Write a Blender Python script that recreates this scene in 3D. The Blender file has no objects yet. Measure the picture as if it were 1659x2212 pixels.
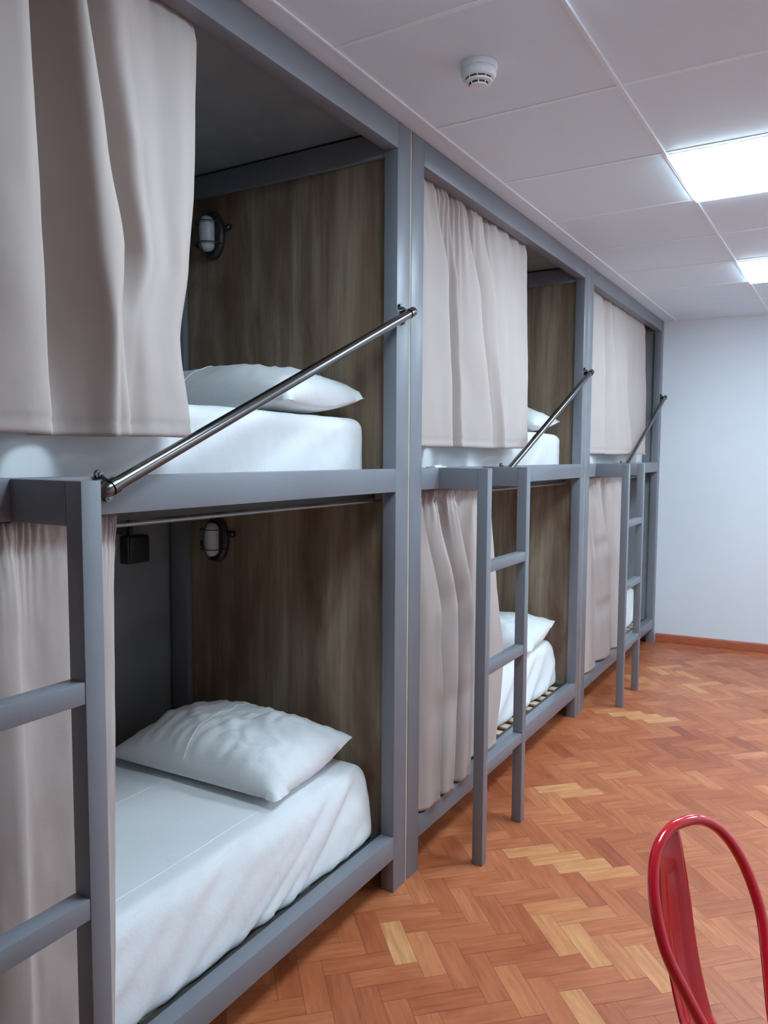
import bpy, bmesh, math, random
from mathutils import Vector, Matrix, noise

# ------------------------------------------------------------------ camera
scene = bpy.context.scene
C = scene.collection
cam_data = bpy.data.cameras.new('camera')
cam = bpy.data.objects.new('camera', cam_data)
C.objects.link(cam)
YAW, PITCH, ROLL, FPX = 0.5376, -0.0743, 0.0055, 1659.79
F = Vector((-math.sin(YAW) * math.cos(PITCH), math.cos(YAW) * math.cos(PITCH), math.sin(PITCH)))
R = Vector((math.cos(YAW), math.sin(YAW), 0))
U = R.cross(F)
R2 = R * math.cos(ROLL) + U * math.sin(ROLL)
U2 = -R * math.sin(ROLL) + U * math.cos(ROLL)
cam.matrix_world = Matrix(((R2.x, U2.x, -F.x, 1.2633), (R2.y, U2.y, -F.y, 0.0), (R2.z, U2.z, -F.z, 1.5), (0, 0, 0, 1)))
cam_data.sensor_fit = 'HORIZONTAL'
cam_data.sensor_width = 36
cam_data.lens = FPX / 1659 * 36
cam_data.clip_start = 0.02
scene.camera = cam

# ------------------------------------------------------------------ light and exposure
LAMP_POWER = 13.0
LAMP_COLOR = (0.66, 0.86, 1.0)
world = bpy.data.worlds.new('world')
scene.world = world
world.use_nodes = True
world.node_tree.nodes['Background'].inputs[0].default_value = (0.8, 0.88, 1, 1)
world.node_tree.nodes['Background'].inputs[1].default_value = 0.3
scene.view_settings.view_transform = 'Standard'
scene.view_settings.look = 'None'
scene.view_settings.gamma = 1
scene.view_settings.use_curve_mapping = False
scene.view_settings.exposure = 1.05
scene.cycles.max_bounces = 10
scene.cycles.diffuse_bounces = 7
scene.cycles.use_denoising = True

# ------------------------------------------------------------------ dimensions
CEIL = 2.563
BUNK_LEN = 2.064
BUNK_Y = (0.215, 2.289, 4.362)
POST_W, POST_D = 0.085, 0.05
DEPTH = 1.04
ROOM_X, ROOM_Y0, ROOM_Y1 = 3.3, -2.6, 6.428

# ------------------------------------------------------------------ materials
def mat(name, color, rough=0.5, metal=0.0, spec=0.5):
    m = bpy.data.materials.new(name)
    m.use_nodes = True
    b = m.node_tree.nodes['Principled BSDF']
    b.inputs['Base Color'].default_value = (*color, 1)
    b.inputs['Roughness'].default_value = rough
    b.inputs['Metallic'].default_value = metal
    b.inputs['Specular IOR Level'].default_value = spec
    return m, m.node_tree, b

def node(nt, kind, **kw):
    n = nt.nodes.new(kind)
    for k, v in kw.items():
        setattr(n, k, v)
    return n

def coords(nt, scale=(1, 1, 1), kind='Object', rot=(0, 0, 0)):
    tc = node(nt, 'ShaderNodeTexCoord')
    mp = node(nt, 'ShaderNodeMapping')
    mp.inputs['Scale'].default_value = scale
    mp.inputs['Rotation'].default_value = rot
    nt.links.new(tc.outputs[kind], mp.inputs[0])
    return mp.outputs[0]

def noise_tex(nt, vec, scale, detail=4, rough=0.55, dist=0.0):
    n = node(nt, 'ShaderNodeTexNoise')
    n.inputs['Scale'].default_value = scale
    n.inputs['Detail'].default_value = detail
    n.inputs['Roughness'].default_value = rough
    n.inputs['Distortion'].default_value = dist
    nt.links.new(vec, n.inputs['Vector'])
    return n.outputs[0]

def ramp(nt, fac, stops):
    r = node(nt, 'ShaderNodeValToRGB')
    el = r.color_ramp.elements
    el[0].position, el[0].color = stops[0][0], (*stops[0][1], 1)
    el[1].position, el[1].color = stops[-1][0], (*stops[-1][1], 1)
    for p, c in stops[1:-1]:
        e = el.new(p)
        e.color = (*c, 1)
    nt.links.new(fac, r.inputs[0])
    return r.outputs[0]

def mix(nt, fac, a, b, mode='MIX'):
    m = node(nt, 'ShaderNodeMix', data_type='RGBA', blend_type=mode)
    for sock, v in ((0, fac), (6, a), (7, b)):
        if hasattr(v, 'is_output'):
            nt.links.new(v, m.inputs[sock])
        elif isinstance(v, tuple):
            m.inputs[sock].default_value = (*v, 1)
        else:
            m.inputs[sock].default_value = v
    return m.outputs[2]

def bump(nt, b, height, strength, dist=0.01):
    n = node(nt, 'ShaderNodeBump')
    n.inputs['Strength'].default_value = strength
    n.inputs['Distance'].default_value = dist
    nt.links.new(height, n.inputs['Height'])
    nt.links.new(n.outputs[0], b.inputs['Normal'])

# grey satin paint of the bunks
M_PAINT, nt, b = mat('grey_paint', (0.190, 0.205, 0.245), 0.38)
v = coords(nt)
n1 = noise_tex(nt, v, 2.5, 3)
nt.links.new(ramp(nt, n1, [(0.3, (0.190, 0.200, 0.228)), (0.7, (0.220, 0.232, 0.262))]), b.inputs['Base Color'])
bump(nt, b, noise_tex(nt, coords(nt, (30, 30, 6)), 9, 4), 0.10, 0.002)

# darker grey board of the bunk backs, also standing in for unlit ceiling
M_BOARD, nt, b = mat('grey_board', (0.13, 0.14, 0.15), 0.6)
nt.links.new(ramp(nt, noise_tex(nt, coords(nt), 5, 6), [(0.3, (0.20, 0.222, 0.235)), (0.7, (0.27, 0.292, 0.305))]), b.inputs['Base Color'])

# weathered oak laminate
M_OAK, nt, b = mat('weathered_oak', (0.2, 0.16, 0.12), 0.55)
v1 = coords(nt, (7, 7, 0.7))
v2 = coords(nt, (42, 42, 2.0))
v3 = coords(nt, (3.2, 3.2, 0.9))
c1 = ramp(nt, noise_tex(nt, v1, 1.3, 5, 0.6, 0.4), [(0.28, (0.185, 0.128, 0.083)), (0.5, (0.32, 0.243, 0.170)), (0.75, (0.47, 0.375, 0.270))])
c2 = ramp(nt, noise_tex(nt, v2, 1.0, 6, 0.65), [(0.3, (0.68, 0.65, 0.62)), (0.62, (1.0, 1.0, 1.0))])
c3 = mix(nt, 1.0, c1, c2, 'MULTIPLY')
f4 = ramp(nt, noise_tex(nt, v3, 1.6, 5, 0.6, 0.6), [(0.46, (0, 0, 0)), (0.66, (1, 1, 1))])
c4 = mix(nt, f4, c3, (0.17, 0.098, 0.058))
vor = node(nt, 'ShaderNodeTexVoronoi')
vor.inputs['Scale'].default_value = 1.5
nt.links.new(coords(nt, (3, 3, 1.3)), vor.inputs['Vector'])
knot = ramp(nt, vor.outputs['Distance'], [(0.03, (1, 1, 1)), (0.09, (0, 0, 0))])
c5 = mix(nt, knot, c4, (0.05, 0.035, 0.025))
nt.links.new(c5, b.inputs['Base Color'])
bump(nt, b, noise_tex(nt, v2, 1.0, 6), 0.25, 0.002)

# raw board edge
M_EDGE, nt, b = mat('pale_board_edge', (0.42, 0.33, 0.22), 0.7)
nt.links.new(ramp(nt, noise_tex(nt, coords(nt, (20, 20, 2)), 3, 4), [(0.3, (0.44, 0.35, 0.23)), (0.7, (0.68, 0.56, 0.38))]), b.inputs['Base Color'])

# fabrics
def cloth(name, col, rough=0.85, weave=900, fade=0.08, bumpy=0.15, sheen=0.3, trans=0.0):
    m, nt, b = mat(name, col, rough, 0, 0.25)
    b.inputs['Sheen Weight'].default_value = sheen
    b.inputs['Sheen Roughness'].default_value = 0.4
    dk = tuple(c * (1 - fade) for c in col)
    lt = tuple(min(1, c * (1 + fade)) for c in col)
    nt.links.new(ramp(nt, noise_tex(nt, coords(nt, (10, 10, 3)), 1.2, 4), [(0.3, dk), (0.7, lt)]), b.inputs['Base Color'])
    bump(nt, b, noise_tex(nt, coords(nt), 14, 5, 0.6, 0.3), bumpy, 0.01)
    return m

M_CURTAIN = cloth('taupe_curtain', (0.50, 0.43, 0.40), 0.8, fade=0.025, bumpy=0.10, sheen=0.0)
M_SHEET = cloth('white_sheet', (0.83, 0.84, 0.85), 0.75, fade=0.01, bumpy=0.22, sheen=0.1)
M_PILLOW = cloth('white_pillowcase', (0.82, 0.83, 0.84), 0.75, fade=0.015, bumpy=0.35, sheen=0.1)
M_SEAM, _, _ = mat('white_stitching', (0.9, 0.9, 0.9), 0.7)

# metals
M_STEEL, nt, b = mat('dark_polished_steel', (0.17, 0.165, 0.16), 0.2, 1.0)
bump(nt, b, noise_tex(nt, coords(nt, (200, 2, 2)), 3, 2), 0.03, 0.001)
M_ROD, _, _ = mat('curtain_rod_metal', (0.26, 0.26, 0.26), 0.4, 0.9)
M_BLACK, nt, b = mat('black_metal', (0.025, 0.025, 0.025), 0.4)
nt.links.new(ramp(nt, noise_tex(nt, coords(nt), 40, 3), [(0.3, (0.02, 0.02, 0.02)), (0.7, (0.04, 0.04, 0.038))]), b.inputs['Base Color'])
M_SLATFRAME, _, _ = mat('dark_slat_frame', (0.06, 0.062, 0.06), 0.5)
M_SLAT, nt, b = mat('beech_slat', (0.55, 0.44, 0.3), 0.5)
nt.links.new(ramp(nt, noise_tex(nt, coords(nt, (3, 60, 60)), 2, 4), [(0.3, (0.50, 0.39, 0.26)), (0.7, (0.66, 0.55, 0.4))]), b.inputs['Base Color'])
M_GLASS, nt, b = mat('ribbed_frosted_glass', (0.62, 0.64, 0.68), 0.18)
b.inputs['Coat Weight'].default_value = 0.6
M_WHITE, nt, b = mat('white_plastic', (0.78, 0.80, 0.83), 0.35)
nt.links.new(ramp(nt, noise_tex(nt, coords(nt), 30, 3), [(0.3, (0.76, 0.78, 0.81)), (0.7, (0.80, 0.82, 0.85))]), b.inputs['Base Color'])
M_RED, nt, b = mat('glossy_red_lacquer', (0.55, 0.012, 0.022), 0.16)
nt.links.new(ramp(nt, noise_tex(nt, coords(nt), 5, 3), [(0.3, (0.64, 0.006, 0.018)), (0.7, (0.74, 0.010, 0.026))]), b.inputs['Base Color'])
b.inputs['Coat Weight'].default_value = 0.8
b.inputs['Coat Roughness'].default_value = 0.06

# room
M_WALL, nt, b = mat('white_wall_paint', (0.72, 0.74, 0.77), 0.75)
nt.links.new(ramp(nt, noise_tex(nt, coords(nt), 3, 4), [(0.3, (0.77, 0.83, 0.88)), (0.7, (0.80, 0.86, 0.91))]), b.inputs['Base Color'])
bump(nt, b, noise_tex(nt, coords(nt), 90, 3), 0.06, 0.002)
M_DARKWALL, _, _ = mat('wall_darkened_for_light', (0.22, 0.23, 0.25), 0.8)  # unseen near wall, darkened so little light bounces from behind the viewer
M_TILE, nt, b = mat('perforated_ceiling_tile', (0.6, 0.61, 0.63), 0.6)
vr = node(nt, 'ShaderNodeTexVoronoi')
vr.inputs['Scale'].default_value = 170
vr.inputs['Randomness'].default_value = 0.0
nt.links.new(coords(nt, rot=(0, 0, 0.785)), vr.inputs['Vector'])
hole = ramp(nt, vr.outputs['Distance'], [(0.20, (0.60, 0.725, 0.83)), (0.36, (0.74, 0.865, 0.97))])
nt.links.new(hole, b.inputs['Base Color'])
M_GRID, _, _ = mat('ceiling_grid_white', (0.88, 0.94, 0.99), 0.45)
M_GRIDLINE, _, _ = mat('ceiling_joint_white', (0.84, 0.93, 0.99), 0.5)
M_SKIRT, nt, b = mat('red_brown_skirting', (0.30, 0.085, 0.04), 0.35)
nt.links.new(ramp(nt, noise_tex(nt, coords(nt, (3, 30, 30)), 3, 4), [(0.3, (0.38, 0.085, 0.038)), (0.7, (0.50, 0.135, 0.062))]), b.inputs['Base Color'])

# parquet
M_PARQUET, nt, b = mat('herringbone_parquet', (0.5, 0.2, 0.1), 0.3)
at = node(nt, 'ShaderNodeAttribute', attribute_name='tone')
sep = node(nt, 'ShaderNodeSeparateColor')
nt.links.new(at.outputs['Color'], sep.inputs[0])
base = ramp(nt, sep.outputs[0], [(0.0, (0.36, 0.088, 0.036)), (0.3, (0.49, 0.135, 0.054)), (0.65, (0.60, 0.190, 0.076)), (0.88, (0.69, 0.275, 0.112)), (1.0, (0.76, 0.37, 0.150))])
uvn = node(nt, 'ShaderNodeTexCoord')
mp = node(nt, 'ShaderNodeMapping')
mp.inputs['Scale'].default_value = (6, 70, 1)
nt.links.new(uvn.outputs['UV'], mp.inputs[0])
mp2 = node(nt, 'ShaderNodeMapping')
mp2.inputs['Scale'].default_value = (5, 22, 1)
nt.links.new(uvn.outputs['UV'], mp2.inputs[0])
g1 = ramp(nt, noise_tex(nt, mp.outputs[0], 1.0, 5, 0.6, 0.4), [(0.3, (0.82, 0.78, 0.76)), (0.65, (1.08, 1.1, 1.1))])
g2 = ramp(nt, noise_tex(nt, mp2.outputs[0], 1.0, 3, 0.55, 1.0), [(0.33, (0.84, 0.76, 0.72)), (0.62, (1.0, 1.0, 1.0))])
pc = mix(nt, 1.0, base, g1, 'MULTIPLY')
pc = mix(nt, 1.0, pc, g2, 'MULTIPLY')
speck = ramp(nt, noise_tex(nt, coords(nt), 60, 2), [(0.80, (0, 0, 0)), (0.84, (1, 1, 1))])
pc = mix(nt, speck, pc, (0.7, 0.6, 0.5))
nt.links.new(pc, b.inputs['Base Color'])
rr = ramp(nt, noise_tex(nt, coords(nt), 3.5, 5), [(0.3, (0.30, 0.30, 0.30)), (0.7, (0.46, 0.46, 0.46))])
nt.links.new(rr, b.inputs['Roughness'])
bump(nt, b, noise_tex(nt, coords(nt), 7, 3), 0.12, 0.006)
M_GAP, _, _ = mat('parquet_joint', (0.10, 0.03, 0.015), 0.6)

M_LED = bpy.data.materials.new('led_diffuser')
M_LED.use_nodes = True
nt = M_LED.node_tree
nt.nodes.clear()
em = node(nt, 'ShaderNodeEmission')
em.inputs[0].default_value = (*LAMP_COLOR, 1)
em.inputs[1].default_value = LAMP_POWER
out = node(nt, 'ShaderNodeOutputMaterial')
nt.links.new(em.outputs[0], out.inputs[0])

# ------------------------------------------------------------------ mesh helpers
def bx(bm, x0, x1, y0, y1, z0, z1, bev=0.0, segs=2):
    g = bmesh.ops.create_cube(bm, size=1.0)
    vs = g['verts']
    for v in vs:
        v.co = Vector(((x0 + x1) / 2 + v.co.x * (x1 - x0), (y0 + y1) / 2 + v.co.y * (y1 - y0), (z0 + z1) / 2 + v.co.z * (z1 - z0)))
    if bev:
        es = list({e for v in vs for e in v.link_edges})
        bmesh.ops.bevel(bm, geom=es, offset=bev, segments=segs, affect='EDGES', profile=0.5)
    return bm

def tube(bm, pts, r, sides=14, caps=True, ellipse=None):
    """sweep a circle along points"""
    pts = [Vector(p) for p in pts]
    rings = []
    up = None
    for i, p in enumerate(pts):
        t = (pts[min(i + 1, len(pts) - 1)] - pts[max(i - 1, 0)]).normalized()
        if up is None:
            a = Vector((0, 0, 1)) if abs(t.z) < 0.9 else Vector((1, 0, 0))
            up = (a - t * a.dot(t)).normalized()
        else:
            up = (up - t * up.dot(t)).normalized()
        s = t.cross(up)
        rad = r[i] if isinstance(r, (list, tuple)) else r
        rings.append([bm.verts.new(p + (up * math.cos(k * 2 * math.pi / sides) + s * math.sin(k * 2 * math.pi / sides)) * rad) for k in range(sides)])
    for a, c in zip(rings, rings[1:]):
        for k in range(sides):
            bm.faces.new((a[k], a[(k + 1) % sides], c[(k + 1) % sides], c[k]))
    if caps:
        bm.faces.new(rings[0][::-1])
        bm.faces.new(rings[-1])
    return bm

def lathe(bm, prof, center, axis=Vector((0, 0, 1)), sides=40):
    center = Vector(center)
    axis = Vector(axis).normalized()
    a = Vector((1, 0, 0)) if abs(axis.x) < 0.9 else Vector((0, 1, 0))
    u = (a - axis * a.dot(axis)).normalized()
    w = axis.cross(u)
    rings = []
    for r, h in prof:
        if r < 1e-5:
            rings.append([bm.verts.new(center + axis * h)])
        else:
            rings.append([bm.verts.new(center + axis * h + (u * math.cos(k * 2 * math.pi / sides) + w * math.sin(k * 2 * math.pi / sides)) * r) for k in range(sides)])
    for p, q in zip(rings, rings[1:]):
        for k in range(sides):
            k2 = (k + 1) % sides
            if len(p) == 1 and len(q) == 1:
                continue
            if len(p) == 1:
                bm.faces.new((p[0], q[k2], q[k]))
            elif len(q) == 1:
                bm.faces.new((p[k], p[k2], q[0]))
            else:
                bm.faces.new((p[k], p[k2], q[k2], q[k]))
    return bm

def obj(name, bm, m, parent=None, smooth=True, angle=40):
    bmesh.ops.recalc_face_normals(bm, faces=bm.faces)
    me = bpy.data.meshes.new(name)
    bm.to_mesh(me)
    bm.free()
    for mm in (m if isinstance(m, (list, tuple)) else [m]):
        me.materials.append(mm)
    if smooth:
        me.polygons.foreach_set('use_smooth', [True] * len(me.polygons))
        me.set_sharp_from_angle(angle=math.radians(angle))
    o = bpy.data.objects.new(name, me)
    C.objects.link(o)
    if parent:
        o.parent = parent
    return o

def tag(o, label=None, cat=None, group=None, kind=None):
    if label: o['label'] = label
    if cat: o['category'] = cat
    if group: o['group'] = group
    if kind: o['kind'] = kind
    return o

def thing(name, label, cat, loc=(0, 0, 0), group=None):
    o = bpy.data.objects.new(name, None)
    o.empty_display_size = 0.1
    o.location = loc
    C.objects.link(o)
    return tag(o, label, cat, group)

def copy_tree(o, parent=None):
    c = o.copy()
    C.objects.link(c)
    c.parent = parent
    for ch in list(o.children):
        copy_tree(ch, c)
    return c

def B():
    return bmesh.new()

# ------------------------------------------------------------------ room
def structure(name, bm, m, label, cat, **k):
    return tag(obj(name, bm, m, **k), label, cat, kind='structure')

# floor: herringbone blocks 21 x 7 cm laid at 44 degrees
def clip_poly(poly, axis, lim, keep_less):
    res = []
    for i in range(len(poly)):
        a, c = poly[i], poly[(i + 1) % len(poly)]
        ia = (a[axis] <= lim) if keep_less else (a[axis] >= lim)
        ic = (c[axis] <= lim) if keep_less else (c[axis] >= lim)
        if ia:
            res.append(a)
        if ia != ic:
            t = (lim - a[axis]) / (c[axis] - a[axis])
            res.append(tuple(a[j] + (c[j] - a[j]) * t for j in range(len(a))))
    return res

def build_floor():
    bm = B()
    uvl = bm.loops.layers.uv.new('UVMap')
    tone = bm.loops.layers.float_color.new('tone')
    W = 0.07
    th = math.radians(44)
    ct, st = math.cos(th), math.sin(th)
    rnd = random.Random(5)
    g = 0.006
    batch = {}
    def add(x0, y0, x1, y1, horiz, k, m):
        poly = []
        ou, ov = rnd.random() * 50, rnd.random() * 50
        for (a, c) in ((x0 + g, y0 + g), (x1 - g, y0 + g), (x1 - g, y1 - g), (x0 + g, y1 - g)):
            X = (a * ct - c * st) * W
            Y = (a * st + c * ct) * W
            lu, lv = ((a - x0), (c - y0)) if horiz else ((c - y0), (a - x0))
            poly.append((X, Y, lu * W + ou, lv * W + ov))
        for ax, lim, kl in ((0, ROOM_X, True), (0, -1.09, False), (1, ROOM_Y1 + 0.35, True), (1, ROOM_Y0, False)):
            poly = clip_poly(poly, ax, lim, kl)
            if len(poly) < 3:
                return
        key = (horiz, (k + 2) // 4, m)
        if key not in batch:
            batch[key] = rnd.gauss(0.48, 0.13)
        t = batch[key] + rnd.gauss(0, 0.14)
        if horiz and ((m == 0 and 0 <= k <= 3) or (m == 2 and -1 <= k <= 0)):
            t = 0.90 + 0.03 * ((k * 7) % 3)
        t = min(1, max(0, t))
        f = bm.faces.new([bm.verts.new((p[0], p[1], 0)) for p in poly])
        f.material_index = 0
        for lp, p in zip(f.loops, poly):
            lp[uvl].uv = (p[2], p[3])
            lp[tone] = (t, t, t, 1)
    ox, oy = 28.57, 25.35
    for k in range(-110, 100):
        for m in range(-45, 46):
            x, y = ox + k + 3 * m, oy - k + 3 * m
            add(x, y - 1, x + 3, y, True, k, m)
            add(x, y - 4, x + 1, y - 1, False, k, m)
    n = len(bm.faces)
    bx(bm, -1.09, ROOM_X, ROOM_Y0, ROOM_Y1 + 0.35, -0.05, -0.0006)
    bm.faces.ensure_lookup_table()
    for f in bm.faces[n:]:
        f.material_index = 1
    return structure('floor', bm, [M_PARQUET, M_GAP], 'orange-brown herringbone parquet floor', 'floor', smooth=False)

build_floor()
SK = 0.085   # slight skew of the far wall
def wall_far_y(x):
    return ROOM_Y1 + SK * max(0.0, x)

bm = B()
bx(bm, -1.14, ROOM_X + 0.1, ROOM_Y0 - 0.1, ROOM_Y1 + 0.5, CEIL, CEIL + 0.05)
structure('ceiling', bm, M_TILE, 'white perforated tile ceiling', 'ceiling')
bm = B()
vs = [bm.verts.new(p) for p in ((-1.14, ROOM_Y1, 0), (0.0, ROOM_Y1, 0), (ROOM_X, wall_far_y(ROOM_X), 0),
                                (-1.14, ROOM_Y1, CEIL), (0.0, ROOM_Y1, CEIL), (ROOM_X, wall_far_y(ROOM_X), CEIL))]
bm.faces.new((vs[0], vs[1], vs[4], vs[3]))
bm.faces.new((vs[1], vs[2], vs[5], vs[4]))
ext = bmesh.ops.extrude_face_region(bm, geom=list(bm.faces))
for v in [e for e in ext['geom'] if isinstance(e, bmesh.types.BMVert)]:
    v.co.y += 0.1
structure('wall_far', bm, M_WALL, 'plain white wall at the end of the room', 'wall')
for nm, a, lab in (('wall_left', (-1.19, -1.09, ROOM_Y0, ROOM_Y1, 0, CEIL), 'white wall behind the bunks'),
                   ('wall_right', (ROOM_X, ROOM_X + 0.1, ROOM_Y0, ROOM_Y1 + 0.4, 0, CEIL), 'white wall on the right'),
                   ('wall_near', (-1.14, ROOM_X + 0.1, ROOM_Y0 - 0.1, ROOM_Y0, 0, CEIL), 'unseen wall behind the viewer, greyed to weaken light from there')):
    structure(nm, bx(B(), *a), M_DARKWALL if nm == 'wall_near' else M_WALL, lab, 'wall')
# skirting along the far wall
bm = B()
pts = [(0.015, 0), (ROOM_X - 0.001, 0)]
vv = []
for x in (0.012, ROOM_X - 0.002):
    y = wall_far_y(x)
    vv.append([bm.verts.new((x, y - d, z)) for d, z in ((0.001, 0.001), (0.014, 0.001), (0.014, 0.058), (0.010, 0.066), (0.001, 0.068))])
for k in range(5):
    bm.faces.new((vv[0][k], vv[0][(k + 1) % 5], vv[1][(k + 1) % 5], vv[1][k]))
bm.faces.new(vv[0])
bm.faces.new(vv[1][::-1])
structure('baseboard_far', bm, M_SKIRT, 'red-brown wooden skirting under the far wall', 'baseboard')

# ceiling grid: runners along the bunks and joints across
def grid_x(y):
    return 0.6988 + 0.0201 * (y - 3.98)
def edge_x(y):
    return 0.066 + 0.0045 * (y - 1.0)
trim_i = 0
def strip(fx, y0, y1, w, h, m, label):
    global trim_i
    trim_i += 1
    bm = B()
    vv = []
    for y in (y0, y1):
        x = fx(y)
        vv.append([bm.verts.new((x + a * w / 2, y, CEIL - c)) for a, c in ((-1, -0.001), (-1, h), (1, h), (1, -0.001))])
    for k in range(4):
        bm.faces.new((vv[0][k], vv[0][(k + 1) % 4], vv[1][(k + 1) % 4], vv[1][k]))
    bm.faces.new(vv[0]); bm.faces.new(vv[1][::-1])
    structure('trim_%d' % trim_i, bm, m, label, 'ceiling trim')
strip(edge_x, ROOM_Y0, ROOM_Y1, 0.006, 0.005, M_GRID, 'thin white ceiling profile running beside the bunk tops')
strip(grid_x, ROOM_Y0, ROOM_Y1, 0.014, 0.003, M_GRIDLINE, 'white ceiling runner between the lamp row and the plain tiles')
strip(lambda y: grid_x(y) + 0.004, ROOM_Y0, ROOM_Y1, 0.004, 0.006, M_GRID, 'raised lip of the white ceiling runner')
strip(lambda y: grid_x(y) + 0.622, ROOM_Y0, ROOM_Y1 + 0.05, 0.014, 0.003, M_GRIDLINE, 'white ceiling runner right of the lamp row')
JY = [1.735 + 0.5795 * k for k in range(-7, 9)]
for y in JY:
    if y > ROOM_Y1 - 0.02:
        continue
    trim_i += 1
    bm = B()
    for (xa, xb) in ((edge_x(y) + 0.003, grid_x(y) - 0.007), (grid_x(y) + 0.007, ROOM_X)):
        bx(bm, xa, xb, y - 0.007, y + 0.007, CEIL - 0.0022, CEIL + 0.001)
    structure('trim_%d' % trim_i, bm, M_GRIDLINE, 'white joint crossing the ceiling between tiles', 'ceiling trim')
M_STRIP, _, _ = mat('ceiling_edge_strip', (0.50, 0.50, 0.50), 0.6)

# square LED ceiling panels set into the grid
lamp_spots = [(1.16, 0), (2.898, 0), (4.655, 0), (2.898, 1.55), (4.655, 1.55)]  # spots with an x offset are unseen lamps added as fill
def led_panel(x0, y0, label):
    w, l = 0.600, 0.560
    t = thing('ceiling_light', label, 'ceiling light', (x0, y0, CEIL), 'square flat ceiling lamps')
    fr = B()
    for a in ((0, w, 0, 0.012), (0, w, l - 0.012, l), (0, 0.012, 0.012, l - 0.012), (w - 0.012, w, 0.012, l - 0.012)):
        bx(fr, a[0], a[1], a[2], a[3], -0.004, -0.0005, 0.001)
    obj('frame', fr, M_GRID, t)
    obj('diffuser', bx(B(), 0.008, w - 0.008, 0.008, l - 0.008, -0.016, -0.0045, 0.003), M_LED, t)
    return t
LAMP_LABELS = {1.16: 'lit square ceiling lamp overhead, just above the top edge of view',
               2.898: 'large glowing square ceiling lamp, the nearer of the two in view',
               4.655: 'small glowing square ceiling lamp, the farther of the two in view'}
for y, dx in lamp_spots:
    if dx == 0:
        led_panel(grid_x(y) + 0.010, y + 0.012, LAMP_LABELS[y])
    else:
        led_panel(grid_x(y) + dx, y + 0.012, 'added unseen fill lamp on the ceiling towards the right wall, %s' % ('nearer' if y < 3 else 'farther'))

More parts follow.
